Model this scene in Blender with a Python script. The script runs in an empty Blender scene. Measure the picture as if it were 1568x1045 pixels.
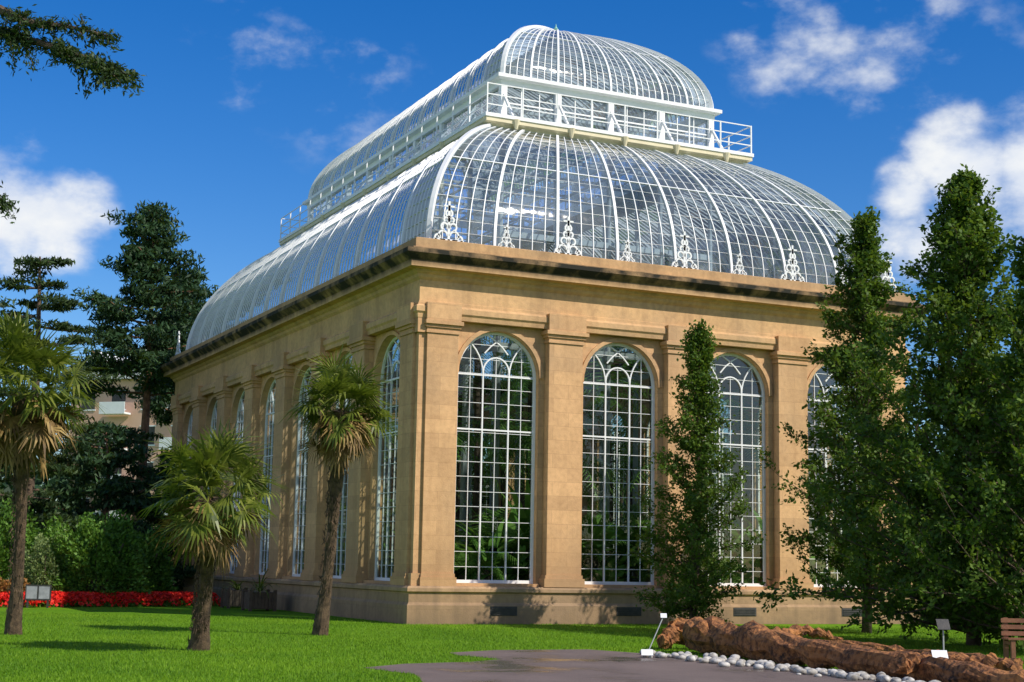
import bpy, bmesh, math, random
import numpy as np
from mathutils import Vector, Matrix
random.seed(7); rng=np.random.default_rng(7)
D2R=math.radians
scene=bpy.context.scene
# ---------------------------------------------------------------- camera survey
CAM=np.array([-16.05,-39.76,1.68]);YAW,PIT,ROL=[D2R(a) for a in (25.52,8.389,1.021)];FPX=2321.8
F=np.array([math.sin(YAW)*math.cos(PIT),math.cos(YAW)*math.cos(PIT),math.sin(PIT)])
R=np.array([math.cos(YAW),-math.sin(YAW),0.]);U=np.cross(R,F)
Rc=R*math.cos(ROL)+U*math.sin(ROL);Uc=-R*math.sin(ROL)+U*math.cos(ROL)
def ray(u,v):
    d=F+Rc*(u-784)/FPX-Uc*(v-522.5)/FPX
    return d
def gp(u,v,z=0.):
    d=ray(u,v);t=(z-CAM[2])/d[2];return CAM+d*t
def col(u,v,depth):
    d=ray(u,v);h=d[0]*math.sin(YAW)+d[1]*math.cos(YAW)
    return CAM+d*(depth/h)
def dirn(u,v):
    d=ray(u,v);return d/np.linalg.norm(d)
def at(u,depth):
    p=col(u,865+(u-784)*0.0178,depth);p[2]=0;return p
# ---------------------------------------------------------------- materials
def newmat(name):
    m=bpy.data.materials.new(name);m.use_nodes=True;nt=m.node_tree
    for n in list(nt.nodes):nt.nodes.remove(n)
    out=nt.nodes.new('ShaderNodeOutputMaterial');return m,nt,out
def L(nt,a,b):nt.links.new(a,b)
def ramp(nt,fac,stops):
    r=nt.nodes.new('ShaderNodeValToRGB');e=r.color_ramp.elements
    while len(e)<len(stops):e.new(.5)
    for i,(p,c) in enumerate(stops):
        e[i].position=p;e[i].color=(c[0],c[1],c[2],1)
    L(nt,fac,r.inputs[0]);return r.outputs[0]
def noise(nt,scale,detail=5,vec=None,rough=.55):
    n=nt.nodes.new('ShaderNodeTexNoise');n.inputs['Scale'].default_value=scale;n.inputs['Detail'].default_value=detail;n.inputs['Roughness'].default_value=rough
    if vec is None:
        g=nt.nodes.new('ShaderNodeNewGeometry');vec=g.outputs['Position']
    L(nt,vec,n.inputs['Vector']);return n.outputs['Fac']
def mixc(nt,fac,a,b,mode='MIX'):
    m=nt.nodes.new('ShaderNodeMix');m.data_type='RGBA';m.blend_type=mode
    for s,v in ((0,fac),(6,a),(7,b)):
        if isinstance(v,bpy.types.NodeSocket):L(nt,v,m.inputs[s])
        elif s==0:m.inputs[0].default_value=v
        else:m.inputs[s].default_value=(v[0],v[1],v[2],1)
    return m.outputs[2]
def bump(nt,h,strength,dist=.02):
    b=nt.nodes.new('ShaderNodeBump');b.inputs['Strength'].default_value=strength;b.inputs['Distance'].default_value=dist
    L(nt,h,b.inputs['Height']);return b.outputs[0]
def simple(name,c1,c2,scale=3,rough=.7,bs=.2,bd=.02,metal=0,spec=.5):
    m,nt,out=newmat(name);p=nt.nodes.new('ShaderNodeBsdfPrincipled')
    n=noise(nt,scale,3);L(nt,ramp(nt,n,[(.3,c1),(.7,c2)]),p.inputs['Base Color'])
    p.inputs['Roughness'].default_value=rough;p.inputs['Metallic'].default_value=metal
    p.inputs['Specular IOR Level'].default_value=spec
    if bs:L(nt,bump(nt,noise(nt,scale*6,3),bs,bd),p.inputs['Normal'])
    L(nt,p.outputs[0],out.inputs[0]);return m
def math1(nt,op,a,b):
    m=nt.nodes.new('ShaderNodeMath');m.operation=op
    for i,v in enumerate((a,b)):
        if isinstance(v,bpy.types.NodeSocket):L(nt,v,m.inputs[i])
        else:m.inputs[i].default_value=v
    return m.outputs[0]
def mrange(nt,v,a,b_,c=0,d_=1):
    m=nt.nodes.new('ShaderNodeMapRange');L(nt,v,m.inputs[0])
    for i,x in enumerate((a,b_,c,d_)):m.inputs[i+1].default_value=x
    return m.outputs[0]
def stone(name,base,dark,stain=.25,blocks=True,topstain=None,low=None):
    m,nt,out=newmat(name);p=nt.nodes.new('ShaderNodeBsdfPrincipled')
    g=nt.nodes.new('ShaderNodeNewGeometry');s=nt.nodes.new('ShaderNodeSeparateXYZ');L(nt,g.outputs['Position'],s.inputs[0])
    ad=math1(nt,'ADD',s.outputs[0],s.outputs[1])
    cb=nt.nodes.new('ShaderNodeCombineXYZ');L(nt,ad,cb.inputs[0]);L(nt,s.outputs[2],cb.inputs[1])
    n1=noise(nt,.9,5);n2=noise(nt,7,5)
    c=ramp(nt,n1,[(.3,[x*.80 for x in base]),(.55,base),(.75,[min(1,x*1.15) for x in base])])
    c=mixc(nt,.32,c,ramp(nt,n2,[(.3,dark),(.6,base)]))
    if blocks:
        br=nt.nodes.new('ShaderNodeTexBrick');L(nt,cb.outputs[0],br.inputs['Vector'])
        br.inputs['Scale'].default_value=1;br.inputs['Brick Width'].default_value=1.02;br.inputs['Row Height'].default_value=.41
        br.inputs['Mortar Size'].default_value=.006;br.inputs['Mortar Smooth'].default_value=.3;br.inputs['Bias'].default_value=0
        br.inputs['Color1'].default_value=(.88,.86,.84,1);br.inputs['Color2'].default_value=(1.08,1.06,1.02,1);br.inputs['Mortar'].default_value=(.74,.71,.68,1)
        c=mixc(nt,1,c,br.outputs['Color'],'MULTIPLY')
    # grey weathering in broad drifts
    c=mixc(nt,math1(nt,'MULTIPLY',ramp(nt,noise(nt,.33,7),[(.48,(0,0,0)),(.68,(1,1,1))]),.42),c,(.30,.225,.15))
    mp=nt.nodes.new('ShaderNodeMapping');mp.inputs['Scale'].default_value=(2.2,2.2,.18);L(nt,g.outputs['Position'],mp.inputs[0])
    st=noise(nt,1.,4,mp.outputs[0])
    c=mixc(nt,math1(nt,'MULTIPLY',ramp(nt,st,[(.48,(0,0,0)),(.72,(1,1,1))]),stain),c,dark)
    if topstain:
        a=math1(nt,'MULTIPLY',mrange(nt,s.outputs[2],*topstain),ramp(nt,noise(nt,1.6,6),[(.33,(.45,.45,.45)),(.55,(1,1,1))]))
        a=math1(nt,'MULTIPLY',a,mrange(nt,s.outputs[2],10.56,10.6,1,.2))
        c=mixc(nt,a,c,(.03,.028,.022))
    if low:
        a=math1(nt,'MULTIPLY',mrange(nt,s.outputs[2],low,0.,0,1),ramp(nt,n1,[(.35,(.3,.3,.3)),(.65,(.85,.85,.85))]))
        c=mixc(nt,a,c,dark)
    L(nt,c,p.inputs['Base Color']);p.inputs['Roughness'].default_value=.9;p.inputs['Specular IOR Level'].default_value=.2
    L(nt,bump(nt,noise(nt,25,4),.35,.02),p.inputs['Normal']);L(nt,p.outputs[0],out.inputs[0]);return m
def glass(name,tint,haze,hazecol,rough=.02,refl=1.0,wav=.0):
    m,nt,out=newmat(name)
    t=nt.nodes.new('ShaderNodeBsdfTransparent');t.inputs[0].default_value=(*tint,1);base=t
    if haze:
        d=nt.nodes.new('ShaderNodeBsdfDiffuse');d.inputs[0].default_value=(*hazecol,1)
        m1=nt.nodes.new('ShaderNodeMixShader')
        L(nt,math1(nt,'MULTIPLY',ramp(nt,noise(nt,.7,3),[(.3,(.3,.3,.3)),(.75,(1.9,1.9,1.9))]),haze),m1.inputs[0]);L(nt,t.outputs[0],m1.inputs[1]);L(nt,d.outputs[0],m1.inputs[2]);base=m1
    g=nt.nodes.new('ShaderNodeBsdfGlossy');g.inputs['Roughness'].default_value=rough
    f=nt.nodes.new('ShaderNodeFresnel');f.inputs[0].default_value=1.5
    fm=nt.nodes.new('ShaderNodeMath');fm.operation='MULTIPLY';fm.use_clamp=True;L(nt,f.outputs[0],fm.inputs[0]);fm.inputs[1].default_value=refl
    if wav:
        b=bump(nt,noise(nt,1.3,2),wav,.05);L(nt,b,g.inputs['Normal'])
    m2=nt.nodes.new('ShaderNodeMixShader');L(nt,fm.outputs[0],m2.inputs[0]);L(nt,base.outputs[0],m2.inputs[1]);L(nt,g.outputs[0],m2.inputs[2])
    L(nt,m2.outputs[0],out.inputs[0]);return m
def leafmat(name,dark,mid,light,trans=.35,nscale=.8,rough=.6):
    m,nt,out=newmat(name);g=nt.nodes.new('ShaderNodeNewGeometry')
    c=ramp(nt,g.outputs['Random Per Island'],[(0,dark),(.5,mid),(1,light)])
    n=noise(nt,nscale,2);c2=ramp(nt,n,[(.35,dark),(.65,light)]);c=mixc(nt,.35,c,c2)
    p=nt.nodes.new('ShaderNodeBsdfPrincipled');L(nt,c,p.inputs['Base Color']);p.inputs['Roughness'].default_value=rough;p.inputs['Specular IOR Level'].default_value=.3
    t=nt.nodes.new('ShaderNodeBsdfTranslucent');L(nt,mixc(nt,.5,c,(.25,.35,.02)) if 'petal' not in name and 'dead' not in name else c,t.inputs[0])
    x=nt.nodes.new('ShaderNodeMixShader');x.inputs[0].default_value=trans;L(nt,p.outputs[0],x.inputs[1]);L(nt,t.outputs[0],x.inputs[2])
    L(nt,x.outputs[0],out.inputs[0]);return m
M={}
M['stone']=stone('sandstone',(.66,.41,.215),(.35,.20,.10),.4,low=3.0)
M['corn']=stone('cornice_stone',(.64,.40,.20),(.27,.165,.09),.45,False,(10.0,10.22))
M['plinth']=stone('plinth_stone',(.50,.33,.19),(.18,.125,.08),.6,low=1.4)
M['white']=simple('white_paint',(.74,.75,.76),(.82,.83,.84),2,.45,0)
M['cream']=simple('cream_paint',(.62,.54,.36),(.72,.64,.45),2,.6,0)
M['wglass']=glass('window_glass',(.70,.76,.72),0,None,.01,.9,.15)
M['rglass']=glass('roof_glass',(.80,.90,.98),.085,(.62,.73,.86),.03,1.8,.25)
M['dark']=simple('dark_louvre',(.03,.03,.03),(.06,.055,.05),8,.6)
M['floor']=simple('interior_soil',(.03,.025,.018),(.06,.045,.03),2,.9)
M['iron']=simple('painted_iron',(.34,.37,.35),(.42,.44,.42),3,.5,0)
M['copper']=simple('verdigris',(.15,.38,.33),(.25,.5,.42),9,.6)
M['bark']=simple('bark',(.05,.035,.025),(.16,.11,.075),5,.95,.8,.05)
M['redbark']=simple('pine_bark',(.12,.06,.035),(.28,.15,.09),4,.95,.6,.05)
M['palmtrunk']=simple('palm_fibre',(.045,.03,.018),(.17,.11,.065),9,.95,.9,.05)
M['lf_tree']=leafmat('tree_leaves',(.018,.052,.006),(.058,.135,.012),(.15,.24,.028),.32)
M['lf_pine']=leafmat('pine_needles',(.007,.024,.010),(.018,.055,.020),(.055,.115,.038),.12,.5)
M['lf_cedar']=leafmat('cedar_needles',(.008,.022,.007),(.024,.052,.014),(.06,.10,.025),.12,2)
M['lf_bush']=leafmat('bush_leaves',(.03,.085,.008),(.08,.20,.018),(.16,.30,.04),.25,1)
M['lf_grey']=leafmat('silver_bush_leaves',(.10,.15,.05),(.2,.27,.09),(.3,.38,.14),.25,1)
M['lf_palm']=leafmat('palm_leaves',(.035,.06,.01),(.105,.15,.018),(.24,.26,.045),.3,3,.4)
M['lf_dead']=leafmat('dead_palm_leaves',(.09,.05,.018),(.22,.135,.045),(.40,.28,.10),.2,3)
M['lf_in']=leafmat('glasshouse_leaves',(.05,.14,.02),(.16,.36,.06),(.33,.55,.13),.35,1,.35)
M['red']=leafmat('red_petals',(.5,.008,.01),(.85,.015,.01),(.9,.05,.02),.2,2)
M['orange']=leafmat('orange_foliage',(.2,.07,.02),(.35,.13,.03),(.3,.2,.05),.2,2)
# ---------------------------------------------------------------- mesh builder
class MB:
    def __init__(s):s.v=[];s.f=[]
    def add(s,vs,fs):
        o=len(s.v);s.v.extend([tuple(map(float,p)) for p in vs]);s.f.extend([tuple(i+o for i in f) for f in fs])
    def box(s,x0,x1,y0,y1,z0,z1,T=None):
        vs=[(x,y,z) for z in(z0,z1) for y in(y0,y1) for x in(x0,x1)]
        if T:vs=[T(*p) for p in vs]
        s.add(vs,[(0,2,3,1),(4,5,7,6),(0,1,5,4),(2,6,7,3),(0,4,6,2),(1,3,7,5)])
    def quad(s,a,b,c,d):s.add([a,b,c,d],[(0,1,2,3)])
    def sweep(s,pts,w,h,nrm=None,closed=False):
        P=[np.array(p,float) for p in pts];n=len(P);vs=[]
        for i in range(n):
            a=P[i-1] if (i>0 or closed) else P[i];b=P[(i+1)%n] if (i<n-1 or closed) else P[i]
            t=b-a;t/=max(np.linalg.norm(t),1e-9)
            N=np.array(nrm[i] if isinstance(nrm,list) else nrm,float);N=N-t*(N@t);N/=max(np.linalg.norm(N),1e-9)
            B=np.cross(t,N)
            for sx,sy in((-1,-1),(1,-1),(1,1),(-1,1)):vs.append(P[i]+B*sx*w/2+N*sy*h/2)
        fs=[]
        for i in range(n if closed else n-1):
            j=(i+1)%n
            for k in range(4):fs.append((i*4+k,i*4+(k+1)%4,j*4+(k+1)%4,j*4+k))
        if not closed:fs+=[(3,2,1,0),tuple((n-1)*4+k for k in range(4))]
        s.add(vs,fs)
    def tube(s,pts,rad,seg=8,jit=0,cap=True):
        P=[np.array(p,float) for p in pts];n=len(P);vs=[];ref=np.array([.13,.27,.95])
        for i in range(n):
            t=P[min(i+1,n-1)]-P[max(i-1,0)];t/=max(np.linalg.norm(t),1e-9)
            A=np.cross(t,ref if abs(t@ref)<.95 else np.array([1,0,0]));A/=np.linalg.norm(A);B=np.cross(t,A)
            for k in range(seg):
                a=2*math.pi*k/seg;r=rad[i]*(1+jit*random.uniform(-1,1))
                vs.append(P[i]+A*math.cos(a)*r+B*math.sin(a)*r)
        fs=[(i*seg+k,i*seg+(k+1)%seg,(i+1)*seg+(k+1)%seg,(i+1)*seg+k) for i in range(n-1) for k in range(seg)]
        if cap:fs+=[tuple(range(seg))[::-1],tuple((n-1)*seg+k for k in range(seg))]
        s.add(vs,fs)
    def obj(s,name,mat,parent=None,smooth=False,recalc=True):
        me=bpy.data.meshes.new(name);me.from_pydata(s.v,[],s.f)
        if recalc:
            bm=bmesh.new();bm.from_mesh(me);bmesh.ops.recalc_face_normals(bm,faces=bm.faces);bm.to_mesh(me);bm.free()
        if smooth:me.polygons.foreach_set('use_smooth',[True]*len(me.polygons))
        me.materials.append(mat);me.update()
        ob=bpy.data.objects.new(name,me);scene.collection.objects.link(ob)
        if parent:ob.parent=parent
        return ob
def empty(name,loc=(0,0,0)):
    e=bpy.data.objects.new(name,None);scene.collection.objects.link(e);e.empty_display_size=.5;return e
def quads_obj(name,V,mat,parent=None,nv=4):
    N=len(V);me=bpy.data.meshes.new(name)
    me.vertices.add(N*nv);me.vertices.foreach_set('co',np.ascontiguousarray(V,dtype=np.float32).ravel())
    me.loops.add(N*nv);me.loops.foreach_set('vertex_index',np.arange(N*nv,dtype=np.int32))
    me.polygons.add(N);me.polygons.foreach_set('loop_start',np.arange(N,dtype=np.int32)*nv)
    me.polygons.foreach_set('loop_total',np.full(N,nv,dtype=np.int32))
    me.update(calc_edges=True);me.materials.append(mat)
    ob=bpy.data.objects.new(name,me);scene.collection.objects.link(ob)
    if parent:ob.parent=parent
    return ob
def unit(a):return a/np.maximum(np.linalg.norm(a,axis=-1,keepdims=True),1e-9)
def leaves(C,size,dirs=None,aspect=.5,jit=.9,updown=.0):
    N=len(C);d=rng.normal(size=(N,3));d=unit(d)
    if dirs is not None:d=unit(dirs+d*jit)
    d[:,2]-=updown;d=unit(d)
    n=unit(rng.normal(size=(N,3))+np.array([0,0,.9]));s=unit(np.cross(d,n))
    sz=(size*rng.uniform(.6,1.3,N))[:,None]
    return np.stack([C-d*sz*.5,C+s*sz*aspect*.5,C+d*sz*.5,C-s*sz*aspect*.5],1)
# ================================================================= PALM HOUSE
b=4.1;e=.55;w=2.6;W=4*b+2*e;LL=7*b+2*e
house=empty('palm_house')
FACES=[(4,W,lambda s,n,z:(s,-n,z)),(7,LL,lambda s,n,z:(-n,s,z)),(4,W,lambda s,n,z:(s,LL+n,z)),(7,LL,lambda s,n,z:(W+n,s,z))]
def ring(mb,prof,x0=0,y0=0,x1=W,y1=LL,closed=False):
    vs=[]
    for n,z in prof:vs+=[(x0-n,y0-n,z),(x1+n,y0-n,z),(x1+n,y1+n,z),(x0-n,y1+n,z)]
    m=len(prof);fs=[]
    for i in range(m if closed else m-1):
        j=(i+1)%m
        for k in range(4):fs.append((i*4+k,i*4+(k+1)%4,j*4+(k+1)%4,j*4+k))
    mb.add(vs,fs)
def outv(T):return tuple(np.array(T(0,1,0),float)-np.array(T(0,0,0),float))
pl=MB();ring(pl,[(.25,-.3),(.25,.52),(.19,.60),(.19,.86),(.26,.90),(.26,.99),(.2,1.05),(-.55,1.05),(-.55,-.3)],closed=True)
pl.obj('plinth',M['plinth'],house)
wall=MB();zs=1.05;zt=8.62;zsp=7.15;r=w/2
for nb,LEN,T in FACES:
    for i in range(nb):
        sc=e+b*(i+.5);s0=sc-b/2 if i else 1.15;s1=sc+b/2 if i<nb-1 else LEN-1.15
        N=20;arc=[(sc-r*math.cos(math.pi*k/N),zsp+r*math.sin(math.pi*k/N)) for k in range(N+1)]
        for n in(-.15,-.5):
            Q=lambda a,c,n=n:T(a,n,c)
            wall.quad(Q(s0,zs),Q(sc-r,zs),Q(sc-r,zt),Q(s0,zt));wall.quad(Q(sc+r,zs),Q(s1,zs),Q(s1,zt),Q(sc+r,zt))
            for k in range(N):
                (a,c),(a2,c2)=arc[k],arc[k+1];wall.quad(Q(a,c),Q(a2,c2),Q(a2,zt),Q(a,zt))
        path=[(sc-r,zs)]+arc+[(sc+r,zs)]
        for k in range(len(path)-1):
            (a,c),(a2,c2)=path[k],path[k+1];wall.quad(T(a,-.15,c),T(a2,-.15,c2),T(a2,-.5,c2),T(a,-.5,c))
        wall.sweep([T(sc-(r+.07)*math.cos(math.pi*k/N),-.13,zsp+(r+.07)*math.sin(math.pi*k/N)) for k in range(N+1)],.12,.08,outv(T))
        wall.box(sc-r-.03,sc+r+.03,-.48,.02,1.052,1.14,T)
        if i<nb-1:
            p=sc+b/2
            wall.box(p-.56,p+.56,-.152,.16,1.4,8.2,T)
            for hw,n,z0,z1 in((.66,.24,1.052,1.3),(.61,.2,1.3,1.4),(.6,.2,8.2,8.27),(.58,.18,8.27,8.36),(.64,.23,8.36,8.45),(.70,.30,8.45,8.56)):wall.box(p-hw,p+hw,-.2,n,z0,z1,T)
            wall.box(p-.62,p+.62,-.2,.26,8.56,9.06,T)
for cx,cy,sx,sy in((0,0,1,1),(W,0,-1,1),(W,LL,-1,-1),(0,LL,1,-1)):
    T=lambda x,y,z,cx=cx,cy=cy,sx=sx,sy=sy:(cx+sx*x,cy+sy*y,z)
    wall.box(-.02,1.15,-.02,1.15,1.4,8.6,T)
    for a0,a1,n,z0,z1 in((.2,1.17,.12,1.4,8.2),(.14,1.24,.2,1.052,1.3),(.17,1.2,.16,1.3,1.4),(.16,1.2,.16,8.2,8.27),(.18,1.19,.14,8.27,8.36),(.13,1.23,.19,8.36,8.45),(.1,1.27,.26,8.45,8.56),(.13,1.2,.24,8.56,9.06)):
        wall.box(a0,a1,-n,.05,z0,z1,T);wall.box(-n-.001,.052,a0,a1,z0,z1-.001,T)
    wall.box(-.1,.9,-.1,.9,1.052,1.4,T);wall.box(-.09,.9,-.09,.9,8.2,9.06,T)
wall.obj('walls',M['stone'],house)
cn=MB();ring(cn,[(-.55,8.62),(.10,8.62),(.12,8.74),(.17,8.80),(.17,8.95),(.06,9.03),(.06,9.12),(.04,9.13),(.04,9.72),(.12,9.80),(.15,9.88),(.22,9.93),(.26,10.0),(.5,10.02),(.5,10.2),(.58,10.27),(.70,10.38),(.70,10.5),(.42,10.56),(.42,10.60),(.3,10.62),(.3,10.88),(.2,10.92),(-.55,10.92)],closed=True)
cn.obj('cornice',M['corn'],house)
vt=MB()
T=FACES[0][2]
for i in range(4):
    sc=e+b*(i+.5)+.1
    vt.box(sc-.42,sc+.42,.2,.262,.24,.5,T)
    for k in range(4):vt.box(sc-.38,sc+.38,.262,.285,.27+k*.055,.29+k*.055,T)
vt.obj('plinth_vents',M['dark'],house)
wf=MB();wg=MB()
for nb,LEN,T in FACES:
    nv=outv(T)
    for i in range(nb):
        sc=e+b*(i+.5);n0=-.36
        P=lambda a,c,n=n0:T(sc+a,n,c)
        bar=lambda pts,ww,hh=.05,n=n0:wf.sweep([P(a,c,n) for a,c in pts],ww,hh,nv)
        N=20;fr=[(-r+.04,zs+.08)]+[(-(r-.04)*math.cos(math.pi*k/N),zsp+(r-.04)*math.sin(math.pi*k/N)) for k in range(N+1)]+[(r-.04,zs+.08)]
        bar(fr,.08,.08);bar([(-r,zs+.13),(r,zs+.13)],.1,.09)
        m1=.42
        bar([(-m1,zs+.1),(-m1,zsp+.05)]+[(-m1*math.cos(math.pi*k/12),zsp+.1+m1*1.05*math.sin(math.pi*k/12)) for k in range(13)]+[(m1,zsp+.05),(m1,zs+.1)],.04,.055)
        for sg in(-1,1):
            bar([(sg*(m1+(r-.05)-(r-.05)*math.cos(math.pi*k/20)),zsp+(r-.05)*math.sin(math.pi*k/20)) for k in range(7)],.034,.05,n0-.002)
            bar([(sg*(-m1-(r-.05)+2*(r-.05)*.92*math.cos(math.pi*k/20)),zsp-.05+2*(r-.05)*.62*math.sin(math.pi*k/20)) for k in range(3,8)],.034,.05,n0-.003)
        bar([(-r+.05,5.55),(r-.05,5.55)],.045,.05,n0+.002);bar([(-r+.05,zsp),(r-.05,zsp)],.04,.05,n0+.003)
        for a in(-.83,0,.83):
            top=zsp+math.sqrt(max((r-.06)**2-a*a,0))
            if a==0:top=zsp+.5
            bar([(a,zs+.1),(a,top)],.016,.03,n0-.004)
        z=zs+.55
        while z<zsp+.95:
            hw=r-.06 if z<zsp else math.sqrt(max((r-.06)**2-(z-zsp)**2,0))
            bar([(-hw,z),(hw,z)],.014,.028,n0-.008);z+=.43
        vs=[P(a,c,n0-.02) for a,c in fr];wg.add(vs,[tuple(range(len(vs)))])
wf.obj('window_frames',M['white'],house);wg.obj('window_panes',M['wglass'],house,recalc=False)
fl=MB();fl.quad((.5,.5,.03),(W-.5,.5,.03),(W-.5,LL-.5,.03),(.5,LL-.5,.03));fl.obj('interior_floor',M['floor'],house)
d=4.657;z1=16.36;z2=17.82;dd=3.54;zd=16.07;z3=21.35
def roofset(in0,zb,in1,ztp,phi,tag,nf,ns,npf,nps,levels,mainw,smallw,purl_every):
    dx=in1-in0;dz=ztp-zb;a=dx/(1-math.cos(phi));c=dz/math.sin(phi)
    NL=18
    prof=[(in0+a*(1-math.cos(phi*k/NL)),zb+c*math.sin(phi*k/NL),(c*math.cos(phi*k/NL),a*math.sin(phi*k/NL))) for k in range(NL+1)]
    def pt(face,s,k):
        if isinstance(k,int):ins,z,_=prof[k]
        else:
            ph=phi*k;ins=in0+a*(1-math.cos(ph));z=zb+c*math.sin(ph)
        x0,x1,y0,y1=ins,W-ins,ins,LL-ins
        if face==0:return(x0+(x1-x0)*s,y0,z)
        if face==2:return(x0+(x1-x0)*s,y1,z)
        if face==1:return(x0,y0+(y1-y0)*s,z)
        return(x1,y0+(y1-y0)*s,z)
    outs=[(0,-1),(-1,0),(0,1),(1,0)]
    g=MB();rb=MB();sm=MB()
    for face in range(4):
        n=nf if face%2==0 else ns;np_=npf if face%2==0 else nps
        ox,oy=outs[face]
        nr=[(ox*q[0],oy*q[0],q[1]) for _,_,q in prof]
        for k in range(NL):
            for j in range(n):
                g.quad(pt(face,j/n,k),pt(face,(j+1)/n,k),pt(face,(j+1)/n,k+1),pt(face,j/n,k+1))
        for j in range(1,n*np_):
            s_=j/(n*np_);main=j%(np_)==0
            pp=[pt(face,s_,k) for k in range(NL+1)]
            (rb if main else sm).sweep(pp,mainw if main else smallw,.11 if main else .045,nr)
        for l in range(levels+1):
            k=l/levels;q=phi*k;nn=(ox*c*math.cos(q),oy*c*math.cos(q),a*math.sin(q))
            purl=l%purl_every==0
            (rb if purl else sm).sweep([pt(face,0.,k),pt(face,1.,k)],.035 if purl else .008,.05 if purl else .012,nn)
    for face,s_ in((0,0),(0,1),(2,0),(2,1)):
        pp=[pt(face,s_,k) for k in range(NL+1)]
        sx=-1 if s_==0 else 1;sy=-1 if face==0 else 1
        rb.sweep(pp,.13,.14,[(sx*q[0],sy*q[0],q[1]) for _,_,q in prof])
    gl=g.obj(tag+'_glass',M['rglass'],house,recalc=False)
    bm=bmesh.new();bm.from_mesh(gl.data);bmesh.ops.remove_doubles(bm,verts=bm.verts,dist=.0005)
    for f in bm.faces:f.smooth=True
    bm.to_mesh(gl.data);bm.free()
    rb.obj(tag+'_ribs',M['white'],house);sm.obj(tag+'_glazing_bars',M['white'],house)
roofset(.35,10.93,4.2,16.0,D2R(62),'lower_roof',8,14,5,7,16,.085,.026,8)
roofset(d-.05,17.9,W/2-.02,z3,D2R(66),'upper_roof',8,14,4,5,12,.065,.024,6)
dk=MB();ring(dk,[(-dd,zd),(-dd,zd+.12),(-(d+.1),zd+.12),(-(d+.1),zd)],closed=True)
dk.obj('walkway_deck',M['white'],house)
cv=MB();ring(cv,[(-dd-.04,zd-.002),(-dd-.04,zd-.14),(-dd-.2,zd-.2),(-3.85,zd-.34),(-4.0,zd-.5)]);
cv.obj('walkway_cove',M['cream'],house)
st=MB();X=[d+(W-2*d)*i/4 for i in range(5)];Y=[d+(LL-2*d)*i/8 for i in range(9)]
def posts():
    for x in X:
        yield x,d,0,-1;yield x,LL-d,0,1
    for y in Y[1:-1]:
        yield d,y,-1,0;yield W-d,y,1,0
br=MB();rl=MB()
for x,y,ox,oy in posts():
    st.box(x-.11,x+.11,y-.11,y+.11,zd+.1,z2)
    br.sweep([(x+ox*(d-dd-.06)*f,y+oy*(d-dd-.06)*f,zd-.95+.85*f**.5) for f in(0,.1,.25,.5,.75,1)],.18,.12,(ox*.7,oy*.7,.7))
    br.tube([(x+ox*(d-dd-.05),y+oy*(d-dd-.05),zd-.32),(x+ox*(d-dd-.05),y+oy*(d-dd-.05),zd-.0)],[.05,.14],8)
    st.sweep([(x+ox*.85,y+oy*.85,zd+.15),(x+ox*.08,y+oy*.08,zd+1.15)],.07,.08,(ox,oy,.3))
br.obj('walkway_brackets',M['cream'],house)
ro=dd+.07
def loop(mb,ins,z,ww,hh):
    P=[(ins,ins,z),(W-ins,ins,z),(W-ins,LL-ins,z),(ins,LL-ins,z)]
    for i in range(4):
        mb.sweep([P[i],P[(i+1)%4]],ww,hh,(0,0,1))
for zz in(.42,.76,1.12):loop(rl,ro,zd+zz,.032,.032)
nx=8;ny=16
for i in range(nx+1):
    for y in(ro,LL-ro):
        x=ro+(W-2*ro)*i/nx;rl.box(x-.022,x+.022,y-.022,y+.022,zd+.1,zd+1.14)
for i in range(1,ny):
    for x in(ro,W-ro):
        y=ro+(LL-2*ro)*i/ny;rl.box(x-.022,x+.022,y-.022,y+.022,zd+.1,zd+1.14)
rl.obj('walkway_railing',M['white'],house)
ring(st,[(-d-.08,z2-.28),(-d+.12,z2-.28),(-d+.14,z2-.1),(-d+.32,z2-.06),(-d+.32,z2+.06),(-d+.05,z2+.12),(-d-.08,z2+.12)],closed=True)
ring(st,[(-d-.06,zd+.122),(-d+.06,zd+.122),(-d+.06,zd+.36),(-d-.06,zd+.36)],closed=True)
loop(st,d+.0,zd+.9,.05,.05)
for i in range(1,12):
    x=d+(W-2*d)*i/12
    if i%3:
        for y in(d,LL-d):st.box(x-.018,x+.018,y-.018,y+.018,zd+.3,z2-.28)
for i in range(1,24):
    y=d+(LL-2*d)*i/24
    if i%3:
        for x in(d,W-d):st.box(x-.018,x+.018,y-.018,y+.018,zd+.3,z2-.28)
st.obj('clerestory_frame',M['white'],house)
cg=MB()
for a,c in(((d,d),(W-d,d)),((W-d,d),(W-d,LL-d)),((W-d,LL-d),(d,LL-d)),((d,LL-d),(d,d))):
    cg.quad((a[0],a[1],zd+.3),(c[0],c[1],zd+.3),(c[0],c[1],z2-.3),(a[0],a[1],z2-.3))
cg.obj('clerestory_glass',M['rglass'],house,recalc=False)
rd=MB();rd.sweep([(W/2,d+4.1,z3+.03),(W/2,LL-d-4.1,z3+.03)],.22,.1,(0,0,1));rd.obj('ridge_rail',M['white'],house)
fn=MB();fn.tube([(W/2,8.85,z3+.02+h) for h in(0,.06,.12,.2,.26,.3,.42)],[.12,.05,.05,.1,.05,.03,.004],10);fn.obj('ridge_finial',M['copper'],house)
ic=MB()
for x,y,ox,oy in posts():
    ic.tube([(x,y,0),(x,y,1),(x,y,8.4),(x,y,8.5),(x,y,8.7),(x,y,8.72),(x,y,16.1)],[.16,.11,.10,.2,.2,.09,.08],10)
for zz in(8.75,12.5):loop(ic,d,zz,.16,.2)
for x in X[1:-1]:
    for zz in(16.0,17.6):ic.sweep([(x,d,zz),(x,LL-d,zz)],.05,.08,(0,0,1))
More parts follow.
